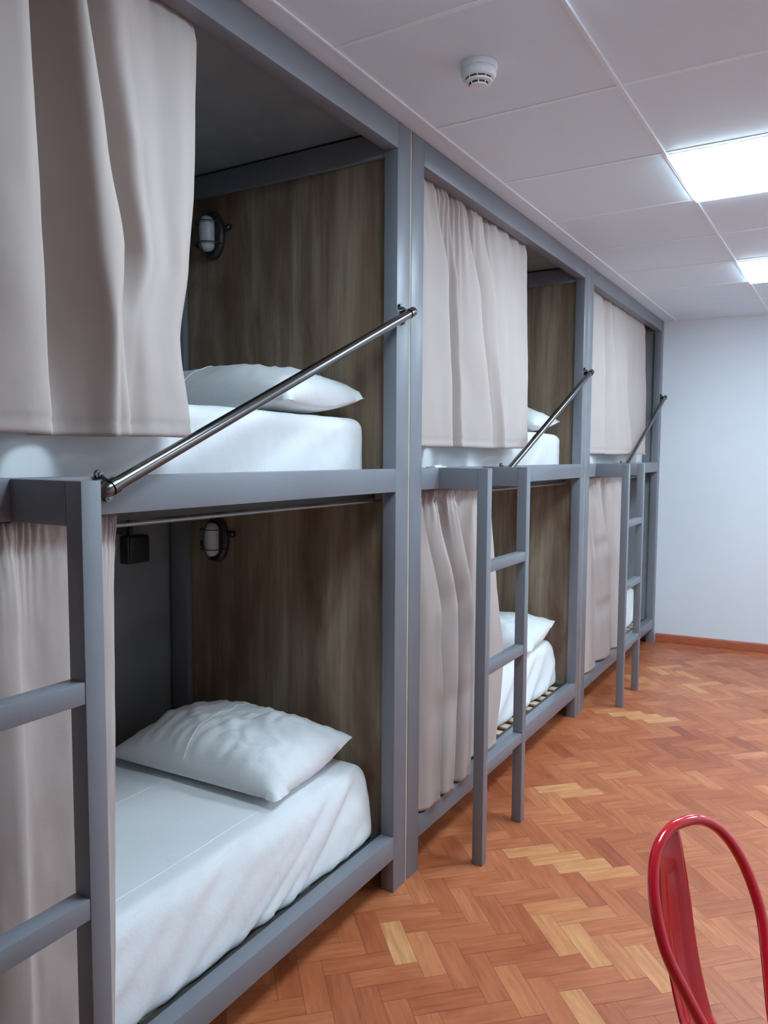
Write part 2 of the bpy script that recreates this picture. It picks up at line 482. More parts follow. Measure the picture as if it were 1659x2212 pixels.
# ------------------------------------------------------------------ bunks
ZB = 2.4775                      # underside of top beam
MT, MB = 1.4542, 1.3778          # middle rail
LT, LB = 0.1985, 0.1208          # lower rail
LAD_X, LAD_A, LAD_B, STILE = 0.1915, 0.2205, 0.612, 0.040
def make_bunk():
    t = thing('bunk_bed', '', 'bunk bed', (0, 0, 0), 'built-in curtained bunk beds in a row')
    L = BUNK_LEN
    e = 0.0015
    for x0, x1 in ((-POST_D, 0), (-DEPTH, -DEPTH + POST_W)):
        for y0 in (0, L - POST_W):
            obj('post', bx(B(), x0, x1, y0, y0 + POST_W, 0, CEIL - 0.001, e), M_PAINT, t)
    obj('top_beam', bx(B(), -POST_D, 0, POST_W, L - POST_W, ZB, CEIL - 0.001, e), M_PAINT, t)
    obj('middle_rail', bx(B(), -POST_D, 0, POST_W, L - POST_W, MB, MT, e), M_PAINT, t)
    obj('lower_rail', bx(B(), -POST_D, 0, POST_W, L - POST_W, LB, LT, e), M_PAINT, t)
    for y0 in (0.004, L - 0.078):
        obj('end_beam', bx(B(), -DEPTH + POST_W, -POST_D, y0, y0 + 0.074 if y0 < 1 else L - 0.004, 2.463, 2.543, e), M_PAINT, t)
    obj('end_panel', bx(B(), -DEPTH + POST_W + 0.001, -POST_D - 0.001, 0.035, 0.050, 0.12, 2.462), M_OAK, t)
    far = obj('end_panel', bx(B(), -DEPTH + POST_W + 0.001, -POST_D - 0.001, L - 0.060, L - 0.045, 0.12, 2.462), M_OAK, t)
    obj('back_panel', bx(B(), -DEPTH - 0.030, -DEPTH - 0.018, 0.0, L, 0.10, 2.545), M_BOARD, t)
    obj('unlit_ceiling_panel', bx(B(), -DEPTH, -POST_D - 0.004, 0.002, L - 0.002, 2.552, CEIL - 0.0005), M_BOARD, t)  # dark sheet over the bunk, its grey stands in for shaded ceiling
    obj('spacer_strip', bx(B(), -0.035, -0.001, L + 0.0008, L + 0.0080, 0.0, CEIL - 0.001), M_EDGE, t)['label'] = 'raw board edge showing between two bunks'
    # rods
    obj('curtain_rod', tube(B(), [(-0.075, POST_W * 0.5, 1.345), (-0.075, L - POST_W * 0.5, 1.345)], 0.0045), M_ROD, t)
    obj('curtain_rod', tube(B(), [(-0.068, POST_W * 0.5, 2.522), (-0.068, L - POST_W * 0.5, 2.522)], 0.006), M_ROD, t)
    # slatted bases
    for zt in (0.178, 1.392):
        fr = B()
        xo = 0 if zt < 1 else -0.046
        for xa, xb in ((-0.082 + xo, -0.051 + xo), (-DEPTH + POST_W + 0.0, -DEPTH + POST_W + 0.03)):
            bx(fr, xa, xb, POST_W + 0.004, L - 0.062, zt - 0.04, zt + 0.004, 0.001)
        for ya, yb in ((POST_W + 0.004, POST_W + 0.03), (L - 0.09, L - 0.062)):
            bx(fr, -DEPTH + POST_W + 0.03, -0.082 + xo, ya, yb, zt - 0.04, zt, 0.001)
        f = obj('slat_base', fr, M_SLATFRAME, t)
        sl = B()
        bx(sl, -DEPTH + POST_W + 0.03, -0.085 + xo, 0, 0.055, zt - 0.012, zt - 0.002, 0.001)
        s0 = obj('slat', sl, M_SLAT, f)
        s0.location.y = 0.13
        for k in range(1, 18):
            s = s0.copy()
            C.objects.link(s)
            s.parent = f
            s.location.y = 0.13 + 0.103 * k
    # ladder
    lad = B()
    X1, X0 = LAD_X, LAD_X - STILE
    for ya in (LAD_A, LAD_B):
        bx(lad, X0, X1, ya, ya + STILE, 0, MT, e)
    la = obj('ladder', lad, M_PAINT, t)
    for ya in (LAD_A, LAD_B):
        obj('connector', bx(B(), 0.0, X0 - 0.0003, ya, ya + STILE, MB, MT, e), M_PAINT, la)
    for zt in (1.1179, 0.7408, 0.376):
        obj('rung', bx(B(), X0 + 0.001, X1 - 0.001, LAD_A + STILE, LAD_B, zt - 0.0377, zt, e), M_PAINT, la)
    # slanting guard bar with saddle clips
    pa, pb = Vector((0.034, 0.784, 1.425)), Vector((0.034, 2.027, 1.968))
    d = (pb - pa).normalized()
    g = obj('guard_bar', tube(B(), [pa + d * 0.012, pb - d * 0.012], 0.0138, 24), M_STEEL, t)
    side = d.cross(Vector((1, 0, 0))).normalized()
    for p, s in ((pa, 1), (pb, -1)):
        cl = B()
        tube(cl, [p - d * s * 0.004, p + d * s * 0.001, p + d * s * 0.014], [0.0125, 0.0158, 0.0158], 20)
        obj('end_cap', cl, M_STEEL, g)
        q = p + d * s * 0.026
        cl = B()
        tube(cl, [q - d * 0.007, q + d * 0.007], 0.0165, 20)
        bx(cl, 0.001, 0.034, q.y - 0.010, q.y + 0.010, q.z - 0.010, q.z + 0.010)
        for sg in (1, -1):
            w = q + side * sg * 0.025
            tube(cl, [(0.001, w.y, w.z), (0.009, w.y, w.z)], 0.0095, 16)
            m0 = q + side * sg * 0.018
            tube(cl, [(0.004, m0.y, m0.z), (0.004, w.y, w.z)], 0.0045, 8)
            m1 = q + side * sg * 0.012
            tube(cl, [(0.020, m1.y, m1.z), (0.006, w.y, w.z)], 0.005, 8)
        obj('saddle_clip', cl, M_STEEL, g)
        for sg in (1, -1):
            w = q + side * sg * 0.025
            obj('screw_head', tube(B(), [(0.009, w.y, w.z), (0.0125, w.y, w.z)], [0.0062, 0.004], 12), M_ROD, g)
    return t, far

bunk, far_panel = make_bunk()
BUNK_LABELS = ['nearest grey bunk bed, showing a whole lower mattress and pillow inside',
               'middle grey bunk bed in the row, with its whole ladder in view',
               'farthest grey bunk bed, against the white end wall']
bunks = []
for i, y in enumerate(BUNK_Y):
    o = bunk if i == 0 else copy_tree(bunk)
    bunks.append(o)
for o, y, l in zip(bunks, BUNK_Y, BUNK_LABELS):
    o.location = (0, y, 0)
    o['label'] = l
# the farthest bunk ends in a grey board instead of oak
for ch in bunks[2].children:
    if ch.name.startswith('end_panel') and max(v.co.y for v in ch.data.vertices) > 1.5:
        ch.data = ch.data.copy()
        ch.data.materials[0] = M_BOARD
        ch['label'] = 'grey painted end panel'
    if ch.name.startswith('spacer_strip'):
        bpy.data.objects.remove(ch)
        break
for ch in list(bunks[2].children):
    if ch.name.startswith('end_panel') and max(v.co.y for v in ch.data.vertices) > 1.5 and ch.data.materials[0] != M_BOARD:
        ch.data = ch.data.copy()
        ch.data.materials[0] = M_BOARD
        ch['label'] = 'grey painted end panel'

# small white hinge plate lying on the middle rail by the ladder of the middle bunk
bk = B()
bx(bk, -0.045, -0.005, 2.49 - BUNK_Y[1], 2.58 - BUNK_Y[1], MT, MT + 0.004, 0.001)
bx(bk, -0.030, -0.015, 2.51 - BUNK_Y[1], 2.56 - BUNK_Y[1], MT + 0.004, MT + 0.009, 0.001)
obj('fixing_plate', bk, M_WHITE, bunks[1])

# ------------------------------------------------------------------ mattresses
def mattress(name, label, y0, z0, z1, xf, seed, low, group='mattresses in white fitted sheets'):
    """rounded block; xf = front face, wrinkled sheet"""
    L = 1.895
    xb = -0.95
    nx, ny, nz = 34, 150, 16
    r_top = 0.050 if low else 0.040
    r = 0.045
    bm = B()
    rnd = Vector((seed * 7.1, seed * 3.3, seed))
    def shape(a, c, h):
        # a,c,h in -1..1 on cube surface
        hx, hy, hz = (xf - xb) / 2, L / 2, (z1 - z0) / 2
        p = Vector((a * hx, c * hy, h * hz))
        rr = Vector((r, r * 1.2, r_top if h > 0 else 0.035))
        q = Vector((max(-hx + rr.x, min(hx - rr.x, p.x)), max(-hy + rr.y, min(hy - rr.y, p.y)), max(-hz + rr.z, min(hz - rr.z, p.z))))
        dlt = p - q
        if dlt.length > 1e-9:
            dn = Vector((dlt.x / rr.x, dlt.y / rr.y, dlt.z / rr.z))
            m = max(abs(dn.x), abs(dn.y), abs(dn.z))
            dn = dn / dn.length * m
            p = q + Vector((dn.x * rr.x, dn.y * rr.y, dn.z * rr.z))
        n = dlt.normalized() if dlt.length > 1e-9 else Vector((0, 0, 1))
        tt = (p.z + hz) / (2 * hz)
        w = Vector((p.x + (xf + xb) / 2, p.y + y0 + L / 2, p.z + (z0 + z1) / 2))
        front = max(0, a) ** 6
        far = max(0, c) ** 6
        # belly of the front side, and pulled folds running down towards the corner
        if low:
            w.x += front * (0.020 * (1 - tt) - 0.040 * max(0, tt - 0.45) ** 1.2)
        s = (w.y - y0) / L
        near_corner = math.exp(-((1 - s) / 0.33) ** 2)
        dg = (w.y * 0.75 - w.z * 1.35) * (10 if low else 7)
        fold = noise.noise(Vector((dg, w.z * 2.0, w.y * 0.8)) + rnd)
        fold = (1 - abs(fold) * 2.2)
        side = max(front, far)
        w.x += front * (fold - 0.5) * 0.020 * (0.45 + near_corner) * (1 if low else 0.35) * (1 - far)
        w.y += far * 0.004 * noise.noise(Vector((w.x * 8, w.z * 8, seed)))
        # soft unevenness
        w.z += (0.006 * noise.noise(Vector((w.x * 3, w.y * 2.5, seed))) + 0.0015 * noise.noise(Vector((w.x * 16, w.y * 14, seed)))) * (1 if h > 0 else 0)
        w.x += front * 0.002 * noise.noise(Vector((w.y * 24, w.z * 30, seed)))
        if h < 0:
            w.z = max(w.z, z0)
        return w
    grid = {}
    def V(i, j, k):
        key = (i, j, k)
        if key not in grid:
            a, c, h = -1 + 2 * i / nx, -1 + 2 * j / ny, -1 + 2 * k / nz
            # crowd rows towards the rounded edges
            f = lambda q, e: math.copysign(1 - (1 - abs(q)) ** e, q)
            grid[key] = bm.verts.new(shape(f(a, 1.6), f(c, 1.25), f(h, 1.2)))
        return grid[key]
    for i in range(nx):
        for j in range(ny):
            bm.faces.new((V(i, j, nz), V(i + 1, j, nz), V(i + 1, j + 1, nz), V(i, j + 1, nz)))
            bm.faces.new((V(i, j, 0), V(i, j + 1, 0), V(i + 1, j + 1, 0), V(i + 1, j, 0)))
    for k in range(nz):
        for j in range(ny):
            bm.faces.new((V(nx, j, k), V(nx, j + 1, k), V(nx, j + 1, k + 1), V(nx, j, k + 1)))
            bm.faces.new((V(0, j, k), V(0, j, k + 1), V(0, j + 1, k + 1), V(0, j + 1, k)))
        for i in range(nx):
            bm.faces.new((V(i, 0, k), V(i + 1, 0, k), V(i + 1, 0, k + 1), V(i, 0, k + 1)))
            bm.faces.new((V(i, ny, k), V(i, ny, k + 1), V(i + 1, ny, k + 1), V(i + 1, ny, k)))
    o = tag(obj(name, bm, M_SHEET, angle=80), label, 'mattress', group)
    # raised crease lines of the folded sheet on the top
    def crease(xa, ya, xb_, yb):
        pts = []
        for q in range(41):
            x = xa + (xb_ - xa) * q / 40
            y = ya + (yb - ya) * q / 40
            zz = z1 + 0.006 * noise.noise(Vector((x * 3, y * 2.5, seed))) + 0.0015 * noise.noise(Vector((x * 16, y * 14, seed)))
            pts.append((x, y, zz - 0.0006))
        return tube(B(), pts, 0.0014, 6)
    if low:
        obj('sheet_crease', crease(-0.175, y0 + 0.06, -0.190, y0 + L - 0.07), M_SEAM, o)
        obj('sheet_crease', crease(-0.56, y0 + 0.06, -0.60, y0 + L - 0.07), M_SEAM, o)
    return o

for i, y in enumerate(BUNK_Y):
    where = ('nearest', 'middle', 'farthest')[i]
    up_lab = ('white-sheeted mattress on the upper level of the nearest bunk, half behind the curtain',
              'white-sheeted mattress on the upper level of the middle bunk',
              'white-sheeted mattress on the upper level of the farthest bunk')[i]
    lo_lab = ('large white-sheeted mattress on the lower level of the nearest bunk, at the bottom left',
              'white-sheeted mattress on the lower level of the middle bunk, seen through the ladder',
              'white-sheeted mattress on the lower level of the farthest bunk, seen through the ladder')[i]
    mattress('mattress', up_lab, y + 0.088, 1.392, 1.622, -0.112, i + 1.3, False)
    mattress('mattress', lo_lab, y + 0.088, 0.178, 0.438, -0.118 if i else -0.086, i + 5.7, True)

# ------------------------------------------------------------------ pillows
def pillow(label, cx, cy, z0, w, l, T, seed, lift=0.06, rot=0.0, droop=0.02, full=0.58, wr_amp=1.0):
    """w across the bed, l along it; z0 = surface it lies on"""
    N, Mv = 56, 44
    bm = B()
    top, bot = {}, {}
    for i in range(N + 1):
        for j in range(Mv + 1):
            u, v = -1 + 2 * i / N, -1 + 2 * j / Mv
            pu = 1 - 0.045 * (1 - v * v) ** 1.0 * abs(u) ** 4
            pv = 1 - 0.06 * (1 - u * u) ** 1.0 * abs(v) ** 4
            x, y = u * w / 2 * pu, v * l / 2 * pv
            prof = ((1 - abs(u) ** 2.6) * (1 - abs(v) ** 2.4)) ** full if abs(u) < 1 and abs(v) < 1 else 0
            edge = 1 - prof
            nz = noise.noise(Vector((x * 7, y * 7, seed)))
            wr = noise.noise(Vector((x * 12 + 2 * nz, y * 8, seed + 3)))
            wr2 = noise.noise(Vector((u * 9, math.hypot(u - 0.3, v + 0.8) * 5, seed + 9)))
            h = T * prof * (1 + 0.10 * nz)
            wrk = prof * wr_amp * (0.009 * wr + 0.014 * abs(wr2)) + 0.006 * edge * noise.noise(Vector((u * 8, v * 8, seed)))
            # the head end is propped, the corners reach out
            base = lift * max(0, v) ** 1.5 * (0.55 + 0.45 * max(0, u)) + droop * edge
            zt = z0 + base + 0.012 + h * 0.93 + wrk
            zb = z0 + max(0.002, base * (0.75 + 0.25 * edge) + 0.010 - h * 0.10)
            ca, sa = math.cos(rot), math.sin(rot)
            X, Y = cx + x * ca - y * sa, cy + x * sa + y * ca
            rim = (i in (0, N) or j in (0, Mv))
            if rim:
                vtx = bm.verts.new((X, Y, zt - 0.004))
                top[i, j] = bot[i, j] = vtx
            else:
                top[i, j] = bm.verts.new((X, Y, max(zt, zb + 0.003)))
                bot[i, j] = bm.verts.new((X, Y, zb))
    for i in range(N):
        for j in range(Mv):
            bm.faces.new((top[i, j], top[i + 1, j], top[i + 1, j + 1], top[i, j + 1]))
            bm.faces.new((bot[i, j], bot[i, j + 1], bot[i + 1, j + 1], bot[i + 1, j]))
    line = [top[int(N * 0.47), j].co.copy() + Vector((0, 0, 0.0008)) for j in range(1, Mv)]
    o = tag(obj('pillow', bm, M_PILLOW, angle=80), label, 'pillow', 'white pillows on the bunks')
    obj('ironed_crease', tube(B(), line, 0.0016, 6), M_SEAM, o)
    return o

pillow('plump white pillow on the lower bed of the nearest bunk', -0.500, 1.935, 0.444, 0.72, 0.43, 0.165, 2.2, 0.060, 0.03, wr_amp=1.7)
pillow('white pillow on the upper bed of the nearest bunk, behind the slanting bar', -0.500, 1.950, 1.628, 0.80, 0.42, 0.150, 4.9, 0.030, 0.02, full=0.42, wr_amp=0.9)
pillow('white pillow on the lower bed of the middle bunk, seen through the ladder', -0.480, 4.010, 0.444, 0.74, 0.43, 0.150, 7.1, 0.085, 0.02)
pillow('white pillow on the upper bed of the middle bunk, peeking past the curtain', -0.480, 4.020, 1.628, 0.74, 0.42, 0.150, 11.4, 0.035, 0.02)

# ------------------------------------------------------------------ curtains
def catmull(P, t):
    n = len(P) - 1
    s = t * n
    i = min(int(s), n - 1)
    f = s - i
    p0, p1, p2, p3 = P[max(i - 1, 0)], P[i], P[i + 1], P[min(i + 2, n)]
    return tuple(0.5 * (2 * b + (c - a) * f + (2 * a - 5 * b + 4 * c - d) * f * f + (3 * b - a - 3 * c + d) * f ** 3)
                 for a, b, c, d in zip(p0, p1, p2, p3))

def curtain(label, rows, ztop, seed, gather=0.008, gfreq=26, header=0.0, depth=1.0, zwave=0.004, group='taupe curtains on the bunks'):
    """rows: [(z, [(y, x), ...]), ...] from top to bottom, equal counts"""
    NU, NV = 300, 110
    def deepen(r, f):
        return [(y, max(-0.098 if f > 1 else -0.2, min(0.014, -0.045 + (x + 0.045) * f))) for y, x in r]
    rows = [rows[0]] + [(z, deepen(r, depth)) for z, r in rows[1:]]
    if ztop > 2:      # the heading is threaded on the rod behind the beam
        first = rows[0][1]
        ztop = 2.53
        rows = [(2.53, [(y, -0.062 + (x + 0.05) * 0.15) for y, x in first]), (2.478, [(y, -0.058 + (x + 0.05) * (0.25 if x > -0.05 else 1)) for y, x in first]), (2.44, first)] + rows[1:]
    zbot = rows[-1][0]
    n = len(rows[0][1])
    for z, r in rows:
        assert len(r) == n, (label, z, len(r), n)
    bm = B()
    vs = []
    for j in range(NV + 1):
        fj = j / NV
        z = ztop + (zbot - ztop) * fj
        # find row pair
        k = 0
        while k < len(rows) - 2 and z < rows[k + 1][0]:
            k += 1
        za, zb_ = rows[k][0], rows[k + 1][0]
        f = min(1, max(0, (za - z) / (za - zb_)))
        f = f * f * (3 - 2 * f) * 0.5 + f * 0.5
        P = [(a[0] + (c[0] - a[0]) * f, a[1] + (c[1] - a[1]) * f) for a, c in zip(rows[k][1], rows[k + 1][1])]
        line = []
        dtop = (ztop - z)
        for i in range(NU + 1):
            u = i / NU
            y, x = catmull(P, u)
            ph = 3 * noise.noise(Vector((u * 6, seed, 0)))
            fall = 10 * gather if ztop > 2 else 0.055
            amp = gather * math.exp(-dtop / fall) * (0.55 + 0.9 * noise.noise(Vector((u * 11, seed, 7))))
            x += amp * math.sin(u * gfreq * 2 * math.pi + ph * 5)
            x += gather * 0.6 * math.exp(-dtop / (0.03 if ztop > 2 else 0.05)) * (2.2 if ztop < 2 else 1) * noise.noise(Vector((u * 90, z * 45 + 3 * noise.noise(Vector((u * 20, z * 30, 1))), seed)))
            x += 0.0035 * noise.noise(Vector((u * 16, z * 2.0, seed))) + 0.0012 * noise.noise(Vector((u * 30, z * 14, seed + 5)))
            x += 0.004 * noise.noise(Vector((y * 9 + z * 4, z * 5 - y * 4, seed + 8))) * min(1, dtop / 0.2)
            if header and abs(dtop - header) < 0.010:
                x -= 0.0022
            if abs((z - zbot) - 0.028) < 0.006:
                x -= 0.0022
            zz = z + (zwave * noise.noise(Vector((u * 9, seed, 2))) * fj)
            line.append(bm.verts.new((x, y, zz)))
        vs.append(line)
    for a, c in zip(vs, vs[1:]):
        for i in range(NU):
            bm.faces.new((a[i], a[i + 1], c[i + 1], c[i]))
    o = tag(obj('curtain', bm, M_CURTAIN, angle=180), label, 'curtain', group)
    md = o.modifiers.new('thickness', 'SOLIDIFY')
    md.thickness = 0.0012
    md.offset = 0
    return o

# nearest bunk, upper
curtain('big taupe curtain at top left, on the upper level of the nearest bunk', [
    (2.49, [(.31, -.05), (.42, -.045), (.50, -.07), (.60, -.045), (.68, -.07), (.76, -.05), (.84, -.035), (.893, -.022), (.908, -.040), (.903, -.120), (.930, -.165), (.960, -.155), (.980, -.085), (.998, -.024), (1.020, -.022), (1.034, -.070), (1.062, -.125), (1.105, -.048), (1.15, -.045), (1.22, -.052), (1.30, -.045), (1.357, -.055)]),
    (2.10, [(.31, -.05), (.42, -.035), (.50, -.07), (.60, -.035), (.68, -.07), (.76, -.04), (.84, -.012), (.890, -.000), (.905, -.020), (.900, -.115), (.930, -.165), (.970, -.160), (.998, -.085), (1.022, -.006), (1.060, -.006), (1.072, -.055), (1.102, -.110), (1.135, -.026), (1.17, -.022), (1.22, -.032), (1.28, -.022), (1.335, -.045)]),
    (1.92, [(.31, -.05), (.42, -.03), (.50, -.07), (.60, -.03), (.68, -.07), (.76, -.035), (.84, -.004), (.890, .005), (.906, -.012), (.900, -.110), (.930, -.160), (.980, -.155), (1.012, -.080), (1.036, .004), (1.090, .000), (1.104, -.040), (1.134, -.080), (1.160, -.020), (1.19, -.018), (1.23, -.026), (1.270, -.020), (1.314, -.045)]),
    (1.76, [(.31, -.05), (.42, -.03), (.50, -.07), (.60, -.03), (.68, -.07), (.76, -.035), (.84, .000), (.890, .008), (.908, -.010), (.902, -.100), (.930, -.142), (.990, -.138), (1.026, -.070), (1.052, .008), (1.072, .006), (1.086, -.006), (1.094, -.024), (1.125, -.016), (1.15, -.012), (1.19, -.018), (1.245, -.018), (1.284, -.045)]),
    (1.535, [(.31, -.05), (.42, -.03), (.50, -.07), (.60, -.03), (.68, -.07), (.76, -.03), (.84, .004), (.895, .012), (.914, -.005), (.908, -.065), (.930, -.088), (.985, -.085), (1.026, -.045), (1.052, .002), (1.070, .006), (1.094, .006), (1.100, -.020), (1.115, -.026), (1.16, -.012), (1.21, -.008), (1.27, -.012), (1.305, -.035)]),
], 2.49, 1.7, gather=0.006, gfreq=30)
# nearest bunk, lower
low1 = [(.31, 0), (.40, .02), (.46, -.02), (.53, .02), (.60, -.03), (.67, .02), (.735, -.02), (.80, .015), (.845, .026), (.862, -.006), (.90, -.010), (.96, .004), (1.02, .004), (1.06, .0), (1.085, -.006)]
curtain('taupe curtain behind the nearest ladder, on the lower level of the nearest bunk', [
    (1.372, [(y + .018 * (y / 1.08) ** 6, -.052 + x * .4) for y, x in low1]),
    (1.20, [(y + .004, -.045 + x * .9) for y, x in low1]),
    (0.80, [(y - .014 * (y / 1.08) ** 6, -.030 + x) for y, x in low1]),
    (0.208, [(y - .045 * (y / 1.08) ** 6, -.012 + x * .8) for y, x in low1]),
], 1.372, 3.1, gather=0.005, gfreq=34, header=0.060)
# middle bunk, upper
curtain('taupe curtain with many gathers on the upper level of the middle bunk', [
    (2.49, [(2.378, -.05), (2.42, -.045), (2.47, -.05), (2.525, -.036), (2.545, -.055), (2.558, -.086), (2.59, -.05), (2.635, -.040), (2.665, -.060), (2.675, -.086), (2.70, -.066), (2.74, -.042), (2.785, -.038), (2.805, -.052), (2.812, -.082), (2.84, -.086), (2.88, -.046), (2.95, -.040), (3.0, -.056), (3.04, -.076), (3.12, -.052), (3.35, -.055), (3.505, -.055)]),
    (2.15, [(2.378, -.045), (2.43, -.035), (2.50, -.03), (2.59, -.020), (2.605, -.040), (2.600, -.088), (2.64, -.082), (2.67, -.050), (2.695, -.028), (2.710, -.050), (2.725, -.064), (2.77, -.045), (2.84, -.026), (2.89, -.020), (2.900, -.040), (2.898, -.075), (2.95, -.070), (3.01, -.035), (3.06, -.026), (3.075, -.058), (3.17, -.040), (3.36, -.040), (3.525, -.050)]),
    (1.53, [(2.378, -.035), (2.45, -.025), (2.54, -.016), (2.606, -.008), (2.620, -.028), (2.612, -.082), (2.66, -.085), (2.695, -.055), (2.722, -.018), (2.736, -.022), (2.742, -.044), (2.80, -.040), (2.90, -.022), (2.992, -.008), (3.010, -.026), (3.004, -.056), (3.06, -.060), (3.12, -.036), (3.150, -.014), (3.168, -.026), (3.25, -.032), (3.40, -.022), (3.495, -.034)]),
], 2.49, 5.2, gather=0.015, gfreq=34, depth=1.35)
# middle bunk, lower
curtain('taupe curtain falling in tube folds on the lower level of the middle bunk', [
    (1.372, [(2.378, -.055), (2.41, -.040), (2.44, -.042), (2.455, -.060), (2.468, -.085), (2.50, -.060), (2.53, -.042), (2.56, -.042), (2.575, -.060), (2.590, -.085), (2.63, -.070), (2.66, -.042), (2.72, -.040), (2.75, -.060), (2.765, -.085), (2.82, -.058), (2.87, -.042), (2.93, -.062), (3.00, -.050), (3.10, -.050)]),
    (0.92, [(2.378, -.040), (2.42, -.010), (2.505, -.002), (2.530, -.020), (2.522, -.080), (2.56, -.085), (2.595, -.035), (2.64, -.002), (2.668, -.018), (2.662, -.075), (2.71, -.080), (2.745, -.030), (2.79, -.004), (2.812, -.020), (2.808, -.075), (2.87, -.082), (2.94, -.050), (3.01, -.040), (3.08, -.035), (3.160, -.040)]),
    (0.60, [(2.378, -.030), (2.42, .004), (2.495, .010), (2.520, -.008), (2.512, -.080), (2.55, -.080), (2.585, -.025), (2.63, .008), (2.655, -.010), (2.648, -.075), (2.70, -.078), (2.735, -.020), (2.785, .006), (2.808, -.010), (2.802, -.075), (2.87, -.080), (2.94, -.055), (3.03, -.040), (3.12, -.030), (3.225, -.030)]),
    (0.208, [(2.378, -.025), (2.42, .008), (2.478, .016), (2.502, .000), (2.494, -.070), (2.53, -.070), (2.560, -.010), (2.600, .014), (2.625, .000), (2.618, -.068), (2.66, -.070), (2.70, -.010), (2.750, .016), (2.775, .000), (2.768, -.068), (2.84, -.075), (2.92, -.055), (3.00, -.045), (3.08, -.030), (3.15, -.030)]),
], 1.372, 7.7, gather=0.011, gfreq=30, header=0.052, depth=1.5)
# farthest bunk, upper
curtain('taupe curtain on the upper level of the farthest bunk, next to the end wall', [
    (2.49, [(4.44, -.05), (4.60, -.045), (4.75, -.045), (4.83, -.050), (4.87, -.085), (4.93, -.068), (4.98, -.040), (5.04, -.050), (5.07, -.080), (5.14, -.052), (5.30, -.05), (5.45, -.05), (5.50, -.055), (5.65, -.05), (5.85, -.05), (6.015, -.05)]),
    (2.0, [(4.44, -.04), (4.60, -.032), (4.75, -.020), (4.80, -.030), (4.81, -.080), (4.88, -.082), (4.97, -.040), (5.04, -.020), (5.08, -.040), (5.12, -.062), (5.24, -.035), (5.36, -.024), (5.42, -.045), (5.62, -.045), (5.85, -.035), (6.03, -.04)]),
    (1.512, [(4.44, -.035), (4.60, -.026), (4.735, -.010), (4.770, -.026), (4.765, -.075), (4.85, -.082), (4.96, -.045), (5.05, -.024), (5.13, -.022), (5.22, -.026), (5.35, -.018), (5.44, -.006), (5.48, -.036), (5.62, -.042), (5.85, -.025), (6.03, -.034)]),
], 2.49, 9.4, gather=0.006, gfreq=30, depth=1.4)
# farthest bunk, lower
curtain('taupe curtain on the lower level of the farthest bunk, behind its ladder', [
    (1.372, [(4.44, -.055), (4.49, -.042), (4.54, -.042), (4.58, -.055), (4.61, -.085), (4.68, -.062), (4.76, -.042), (4.83, -.042), (4.88, -.065), (4.92, -.085), (5.02, -.055), (5.15, -.050), (5.30, -.05), (5.45, -.05)]),
    (0.75, [(4.44, -.03), (4.52, -.004), (4.655, .000), (4.690, -.014), (4.685, -.065), (4.76, -.066), (4.84, -.018), (4.95, -.002), (5.02, -.016), (5.02, -.062), (5.12, -.062), (5.22, -.018), (5.36, -.008), (5.47, -.028)]),
    (0.208, [(4.44, -.02), (4.52, .006), (4.61, .012), (4.650, .000), (4.645, -.055), (4.73, -.055), (4.83, -.006), (4.95, .012), (5.02, .000), (5.02, -.055), (5.12, -.055), (5.21, -.004), (5.33, .006), (5.45, -.02)]),
], 1.372, 12.9, gather=0.009, gfreq=28, header=0.052)

# ------------------------------------------------------------------ bulkhead lamps on the oak end panel
def bulkhead(label, x, y, z):
    """oval marine lamp; faces -Y"""
    t = thing('wall_lamp', label, 'wall lamp', (x, y, z), 'caged wall lamps in the nearest bunk')
    def oval(rx, rz, yy, n=48):
        return [(rx * math.cos(a), yy, rz * math.sin(a) ) for a in [2 * math.pi * k / n for k in range(n)]]
    bm = B()
    prof = [(0.056, 0.088, -0.001), (0.058, 0.090, -0.010), (0.054, 0.086, -0.020), (0.047, 0.079, -0.024), (0.040, 0.072, -0.020)]
    rings = [[bm.verts.new(p) for p in oval(*q)] for q in prof]
    for a, c in zip(rings, rings[1:]):
        for k in range(48):
            bm.faces.new((a[k], a[(k + 1) % 48], c[(k + 1) % 48], c[k]))
    bm.faces.new(rings[0]); bm.faces.new(rings[-1])
    obj('base', bm, M_BLACK, t)
    # lug with screw
    for sg in (1, -1):
        lg = B()
        tube(lg, [(0.050 * sg, -0.006, 0.022 * sg), (0.076 * sg, -0.006, 0.022 * sg)], 0.009, 10)
        tube(lg, [(0.078 * sg, -0.001, 0.022 * sg), (0.078 * sg, -0.010, 0.022 * sg)], 0.012, 16)
        lug = obj('mounting_lug', lg, M_BLACK, t)
        obj('screw_head', tube(B(), [(0.078 * sg, -0.010, 0.022 * sg), (0.078 * sg, -0.013, 0.022 * sg)], [0.006, 0.004], 12), M_ROD, lug)
    # ribbed glass capsule
    gl = B()
    pr = []
    for k in range(61):
        h = -0.066 + 0.132 * k / 60
        s = abs(h)
        rr = 0.029 if s < 0.040 else 0.029 * math.sqrt(max(0, 1 - ((s - 0.040) / 0.026) ** 2))
        if s < 0.040:
            rr += 0.0010 * math.sin(k * 2.2)
        pr.append((rr, h))
    lathe(gl, pr, (0, -0.040, 0), (0, 0, 1), 28)
    obj('glass', gl, M_GLASS, t, angle=80)
    # wire cage: an upright loop and two crossing bands
    cg = B()
    up = [(0, -0.020 - 0.062 * math.sin(a) ** 0.7 if math.sin(a) > 0 else -0.020, -0.080 * math.cos(a)) for a in [math.pi * k / 24 for k in range(25)]]
    tube(cg, up, 0.0024, 8)
    for zz in (0.040, -0.036):
        band = [(0.050 * math.cos(a), -0.018 - 0.060 * math.sin(a) ** 0.8 if math.sin(a) > 1e-6 else -0.018, zz) for a in [math.pi * k / 24 for k in range(25)]]
        tube(cg, band, 0.0022, 8)
    obj('cage', cg, M_BLACK, t)
    return t
